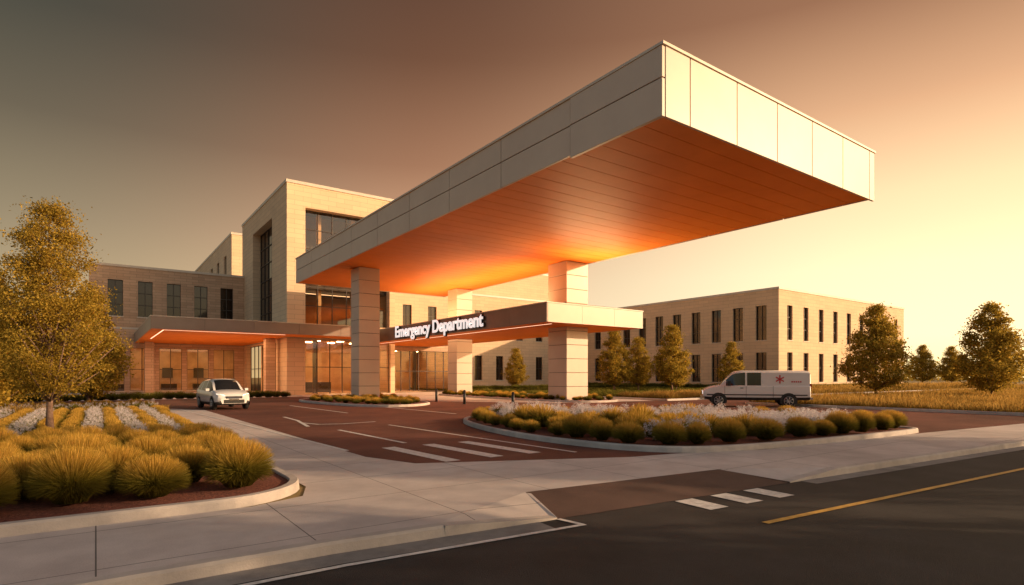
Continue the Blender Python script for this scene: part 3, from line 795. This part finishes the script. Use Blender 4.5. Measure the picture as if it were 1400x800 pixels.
def add_wheels(parent, xs_, w, r, tw=.22):
    for i, x in enumerate(xs_):
        for sgn in (1, -1):
            mb = MB(); y1 = sgn*(w+.01); y0 = y1-sgn*tw
            mb.tube([(x, y0, r), (x, y0+sgn*.03, r), (x, y1-sgn*.03, r), (x, y1, r)], [r*.9, r, r, r*.9], 28, 0)
            mb.tube([(x, y1-sgn*.04, r), (x, y1+sgn*.006, r)], [r*.66, r*.64], 24, 2)
            for k in range(7):
                a = k*2*math.pi/7; dx, dz = math.cos(a), math.sin(a)
                mb.tube([(x+dx*r*.08, y1+sgn*.012, r+dz*r*.08), (x+dx*r*.62, y1+sgn*.008, r+dz*r*.62)], [r*.09, r*.06], 6, 1)
            mb.tube([(x, y1, r), (x, y1+sgn*.022, r)], [r*.16, r*.13], 12, 1)
            ring = [(x+math.cos(a)*r*.63, y1+sgn*.008, r+math.sin(a)*r*.63) for a in np.linspace(0, 2*math.pi, 25)]
            mb.tube(ring, [r*.04]*25, 5, 1)
            mb.obj('wheel', [M['tyre'], M['rim'], M['black']], parent, True)
            mb = MB(); pts = [(x+math.cos(a)*(r*1.18), sgn*(w+.004), max(.2, r+math.sin(a)*r*1.18)) for a in np.linspace(-.35, math.pi+.35, 22)]
            mb.face(pts, 0)
            mb.obj('wheel_arch', [M['black']], parent)

def shade(o, ang=35):
    me = o.data; me.polygons.foreach_set('use_smooth', [True]*len(me.polygons))
    bm = bmesh.new(); bm.from_mesh(me); bmesh.ops.remove_doubles(bm, verts=bm.verts[:], dist=.0005)
    bmesh.ops.recalc_face_normals(bm, faces=bm.faces[:])
    for e in bm.edges:
        if len(e.link_faces) == 2 and e.calc_face_angle(0) > math.radians(ang): e.smooth = False
    bm.to_mesh(me); bm.free()

car = empty('parked_car', (5.7, 35.2, 0), math.radians(-90+5))
st = [(-2.18, .70, .42, .80, .55, .86), (-2.12, .84, .34, .98, .66, 1.10), (-1.98, .89, .27, 1.03, .66, 1.34), (-1.72, .90, .25, 1.03, .62, 1.52), (-1.1, .90, .24, 1.01, .62, 1.60), (-1.02, .90, .24, 1.01, .62, 1.605),
      (-.22, .90, .24, .99, .63, 1.62), (-.12, .90, .24, .99, .63, 1.62), (.35, .90, .24, .98, .62, 1.57), (.72, .90, .24, .97, .66, 1.36), (1.12, .90, .24, .96, .72, 1.04), (1.5, .89, .24, .92, .70, .99), (1.9, .85, .26, .84, .66, .90), (2.1, .78, .28, .74, .60, .78), (2.2, .66, .34, .60, .5, .62)]
mb = vehicle_body(st, [(-1.7, -1.1), (-1.02, -.22), (-.12, .35), (.35, 1.1)], [(.35, 1.1), (-1.98, -1.72)])
o = mb.obj('body', VM, car); shade(o, 30)
add_wheels(car, (1.38, -1.35), .895, .34)
mb = MB()
for s in (1, -1):
    mb.face([(2.13, s*.42, .70), (2.13, s*.46, .80), (1.93, s*.80, .86), (1.95, s*.80, .72)], 4)
    mb.box(.72, .92, s*.98-.09, s*.98+.09, .98, 1.12, 0)
    mb.box(-2.16, -2.08, s*.72-.1, s*.72+.1, .85, 1.05, 3)
    mb.box(2.02, 2.17, s*.66-.08, s*.66+.08, .36, .46, 2)
mb.box(2.08, 2.215, -.40, .40, .60, .72, 2); mb.box(2.1, 2.225, -.5, .5, .36, .54, 2); mb.box(2.2, 2.235, -.24, .24, .50, .59, 5)
mb.box(2.2, 2.228, -.36, .36, .65, .67, 5)
for s in (1, -1): mb.box(-1.5, .2, s*.58-.02, s*.58+.02, 1.60, 1.64, 2)
o = mb.obj('details', VM, car); bevel(o, .01, 2)

van = empty('ambulance_van', (31.2, 19.0, 0), math.radians(144.1-17))
st = [(-2.88, .94, .50, 1.22, .84, 1.96), (-2.84, .98, .44, 1.24, .88, 2.04), (-2.6, 1.0, .42, 1.24, .90, 2.08), (-.42, 1.0, .40, 1.24, .90, 2.10), (-.32, 1.0, .40, 1.24, .90, 2.10), (.42, 1.0, .4, 1.24, .90, 2.10), (.52, 1.0, .4, 1.24, .90, 2.10), (.62, 1.0, .4, 1.24, .90, 2.10), (1.02, 1.0, .4, 1.24, .89, 2.05), (1.2, 1.0, .40, 1.23, .88, 1.98), (1.55, 1.0, .40, 1.22, .87, 1.62), (1.92, 1.0, .40, 1.20, .86, 1.26), (2.4, .98, .42, 1.14, .84, 1.18), (2.7, .95, .44, 1.02, .80, 1.06), (2.82, .90, .46, .92, .74, .95)]
mb = vehicle_body(st, [(-.34, .42), (.52, 1.55)], [(1.2, 1.92)])
o = mb.obj('body', VM, van); shade(o, 30)
add_wheels(van, (1.95, -1.75), .995, .38, .25)
mb = MB()
for s in (1, -1):
    mb.box(2.74, 2.84, s*.68-.14, s*.68+.14, .74, .92, 4); mb.box(2.74, 2.83, s*.68-.14, s*.68+.14, .66, .73, 6)
    mb.box(1.30, 1.48, s*1.14-.10, s*1.14+.10, 1.22, 1.50, 2)
    mb.box(-2.92, -2.83, s*.86-.07, s*.86+.07, .98, 1.35, 3)
    mb.box(-2.7, 2.6, s*1.004-.006, s*1.004+.006, .68, .74, 2)
    for x in (.47, 1.62, -.95): mb.box(x-.008, x+.008, s*1.002-.003, s*1.002+.003, .5, 1.22, 2)
    mb.box(.62, .78, s*1.01-.012, s*1.01+.012, 1.08, 1.12, 2)
    def sy(z): return (.95+(z-1.24)*(.93-.95)/(1.98-1.24)+.012) if z > 1.24 else 1.0
    for a in (0, math.pi/3, -math.pi/3):
        c, sn = math.cos(a), math.sin(a); cx, cz = -1.3, 1.60
        q = [(-.035, -.24), (.035, -.24), (.035, .24), (-.035, .24)]
        zz = [(cx+p*c-r_*sn, cz+p*sn+r_*c) for p, r_ in q]
        mb.face([(p, s*(sy(z)+.004+abs(a)*.002), z) for p, z in zz], 7)
    for k in range(5):
        x0 = -2.4+k*.11; mb.face([(x0, s*(sy(1.42)+.008), 1.42), (x0+.07, s*(sy(1.42)+.008), 1.42), (x0+.07, s*(sy(1.50)+.008), 1.50), (x0, s*(sy(1.50)+.008), 1.50)], 7)
mb.box(2.76, 2.86, -.50, .50, .70, .90, 2); mb.box(2.74, 2.95, -.92, .92, .46, .60, 5); mb.box(-3.0, -2.84, -.92, .92, .46, .58, 5)
for s in (1, -1): mb.box(-2.905, -2.86, s*.43-.33, s*.43+.33, 1.30, 1.75, 1)
mb.box(-2.90, -2.86, -.01, .01, .6, 1.9, 2); mb.box(-2.92, -2.86, -.22, .22, .75, .88, 5)
o = mb.obj('details', VM, van); bevel(o, .012, 2)

# ------------------------------------------------------------------ lights
def area(name, loc, sx, sy, power, col, rot=(0, 0, 0)):
    l = bpy.data.lights.new(name, 'AREA'); l.shape = 'RECTANGLE'; l.size = sx; l.size_y = sy; l.energy = power; l.color = col
    o = bpy.data.objects.new(name, l); COL.objects.link(o); o.location = loc; o.rotation_euler = rot; return o
area('canopy_downlight', (9, 62, 5.40), 8, 14, 1000, (1, .56, .26))
area('canopy_downlight', (27.3, 45, 5.15), 5, 24, 700, (1, .58, .28))
area('added_soffit_fill', (25.25, 40.7, 6.62), .25, 18, 1000, (1, .60, .28), (math.pi, 0, 0))  # added to brighten the soffit; no known fixture here
area('added_soffit_fill', (27.5, 28.65, 6.62), 6, .25, 1500, (1, .60, .28), (math.pi+math.radians(66), 0, 0))  # second added soffit light, tilted towards the near end

EL = math.radians(15); AZ = math.radians(-42)
sd = Vector((math.cos(AZ)*math.cos(EL), math.sin(AZ)*math.cos(EL), math.sin(EL)))
sl = bpy.data.lights.new('sun', 'SUN'); sl.energy = 5.0; sl.angle = math.radians(.6); sl.color = (1, .67, .39)
so = bpy.data.objects.new('sun', sl); COL.objects.link(so); so.rotation_euler = sd.to_track_quat('Z', 'Y').to_euler()

# ------------------------------------------------------------------ world
w = bpy.data.worlds.new('World'); scene.world = w; w.use_nodes = True; nt = w.node_tree
bg = nt.nodes['Background']
tc = N(nt, 'ShaderNodeTexCoord')
nrm = N(nt, 'ShaderNodeVectorMath', operation='NORMALIZE'); nt.links.new(tc.outputs['Generated'], nrm.inputs[0])
sx = N(nt, 'ShaderNodeSeparateXYZ'); nt.links.new(nrm.outputs[0], sx.inputs[0])
cxy = N(nt, 'ShaderNodeCombineXYZ'); nt.links.new(sx.outputs[0], cxy.inputs[0]); nt.links.new(sx.outputs[1], cxy.inputs[1])
n2 = N(nt, 'ShaderNodeVectorMath', operation='NORMALIZE'); nt.links.new(cxy.outputs[0], n2.inputs[0])
def dot(v):
    d = N(nt, 'ShaderNodeVectorMath', operation='DOT_PRODUCT'); nt.links.new(n2.outputs[0], d.inputs[0]); d.inputs[1].default_value = v; return d.outputs['Value']
sa = dot((math.cos(AZ), math.sin(AZ), 0)); ff = dot((.5864, .81, 0))
def ramp(stops):
    r = N(nt, 'ShaderNodeValToRGB'); cr = r.color_ramp
    while len(cr.elements) < len(stops): cr.elements.new(.5)
    for i, (p, c) in enumerate(stops): cr.elements[i].position = p; cr.elements[i].color = (*s2l(c), 1)
    nt.links.new(sx.outputs[2], r.inputs['Fac']); return r.outputs['Color']
L = ramp([(0, (218, 184, 130)), (.08, (196, 173, 134)), (.22, (154, 139, 112)), (.34, (110, 101, 84)), (.46, (76, 76, 67)), (1, (54, 56, 58))])
Cn = ramp([(0, (255, 224, 170)), (.1, (255, 216, 170)), (.22, (222, 172, 134)), (.34, (168, 122, 93)), (.48, (118, 82, 62)), (.6, (94, 67, 54)), (1, (72, 62, 60))])
Rt = ramp([(0, (255, 240, 184)), (.06, (255, 244, 204)), (.16, (255, 240, 200)), (.26, (255, 222, 178)), (.37, (228, 178, 137)), (.5, (160, 115, 87)), (1, (72, 62, 60))])
GL = ramp([(0, (235, 180, 95)), (.1, (218, 162, 88)), (.22, (168, 118, 62)), (.38, (70, 44, 24)), (.5, (0, 0, 0)), (1, (0, 0, 0))])
def maprange(v, a, b):
    m = N(nt, 'ShaderNodeMapRange', interpolation_type='SMOOTHSTEP'); m.inputs['From Min'].default_value = a; m.inputs['From Max'].default_value = b
    nt.links.new(v, m.inputs['Value']); return m.outputs[0]
def mix(f, a, b):
    m = N(nt, 'ShaderNodeMix', data_type='RGBA'); nt.links.new(f, m.inputs[0]); nt.links.new(a, m.inputs[6]); nt.links.new(b, m.inputs[7]); return m.outputs[2]
front_c = mix(maprange(sa, -.30, .42), mix(maprange(sa, -.78, -.20), L, Cn), Rt)
gs = N(nt, 'ShaderNodeVectorMath', operation='SCALE'); nt.links.new(GL, gs.inputs[0]); nt.links.new(maprange(sa, .0, .68), gs.inputs['Scale'])
ga = N(nt, 'ShaderNodeVectorMath', operation='ADD'); nt.links.new(front_c, ga.inputs[0]); nt.links.new(gs.outputs[0], ga.inputs[1])
sky = N(nt, 'ShaderNodeTexSky'); sky.sky_type = 'NISHITA'; sky.sun_disc = False
sky.sun_elevation = EL; sky.sun_rotation = math.atan2(sd.x, sd.y); sky.dust_density = 3; sky.air_density = 1.2
sc_ = N(nt, 'ShaderNodeVectorMath', operation='MULTIPLY'); nt.links.new(sky.outputs[0], sc_.inputs[0]); sc_.inputs[1].default_value = (.17, .145, .125)
fin = mix(maprange(ff, -.2, .4), sc_.outputs[0], ga.outputs[0])
nt.links.new(fin, bg.inputs['Color']); bg.inputs['Strength'].default_value = 1.0

# ------------------------------------------------------------------ camera
cam = bpy.data.cameras.new('camera'); co = bpy.data.objects.new('camera', cam); COL.objects.link(co)
cam.sensor_width = 36; cam.lens = 786/1400*36; cam.shift_y = 115/1400; cam.clip_end = 3000; cam.clip_start = .05
co.location = (0, 0, 1.75); co.rotation_euler = (math.radians(90), 0, -math.atan2(.5864, .81))
scene.camera = co
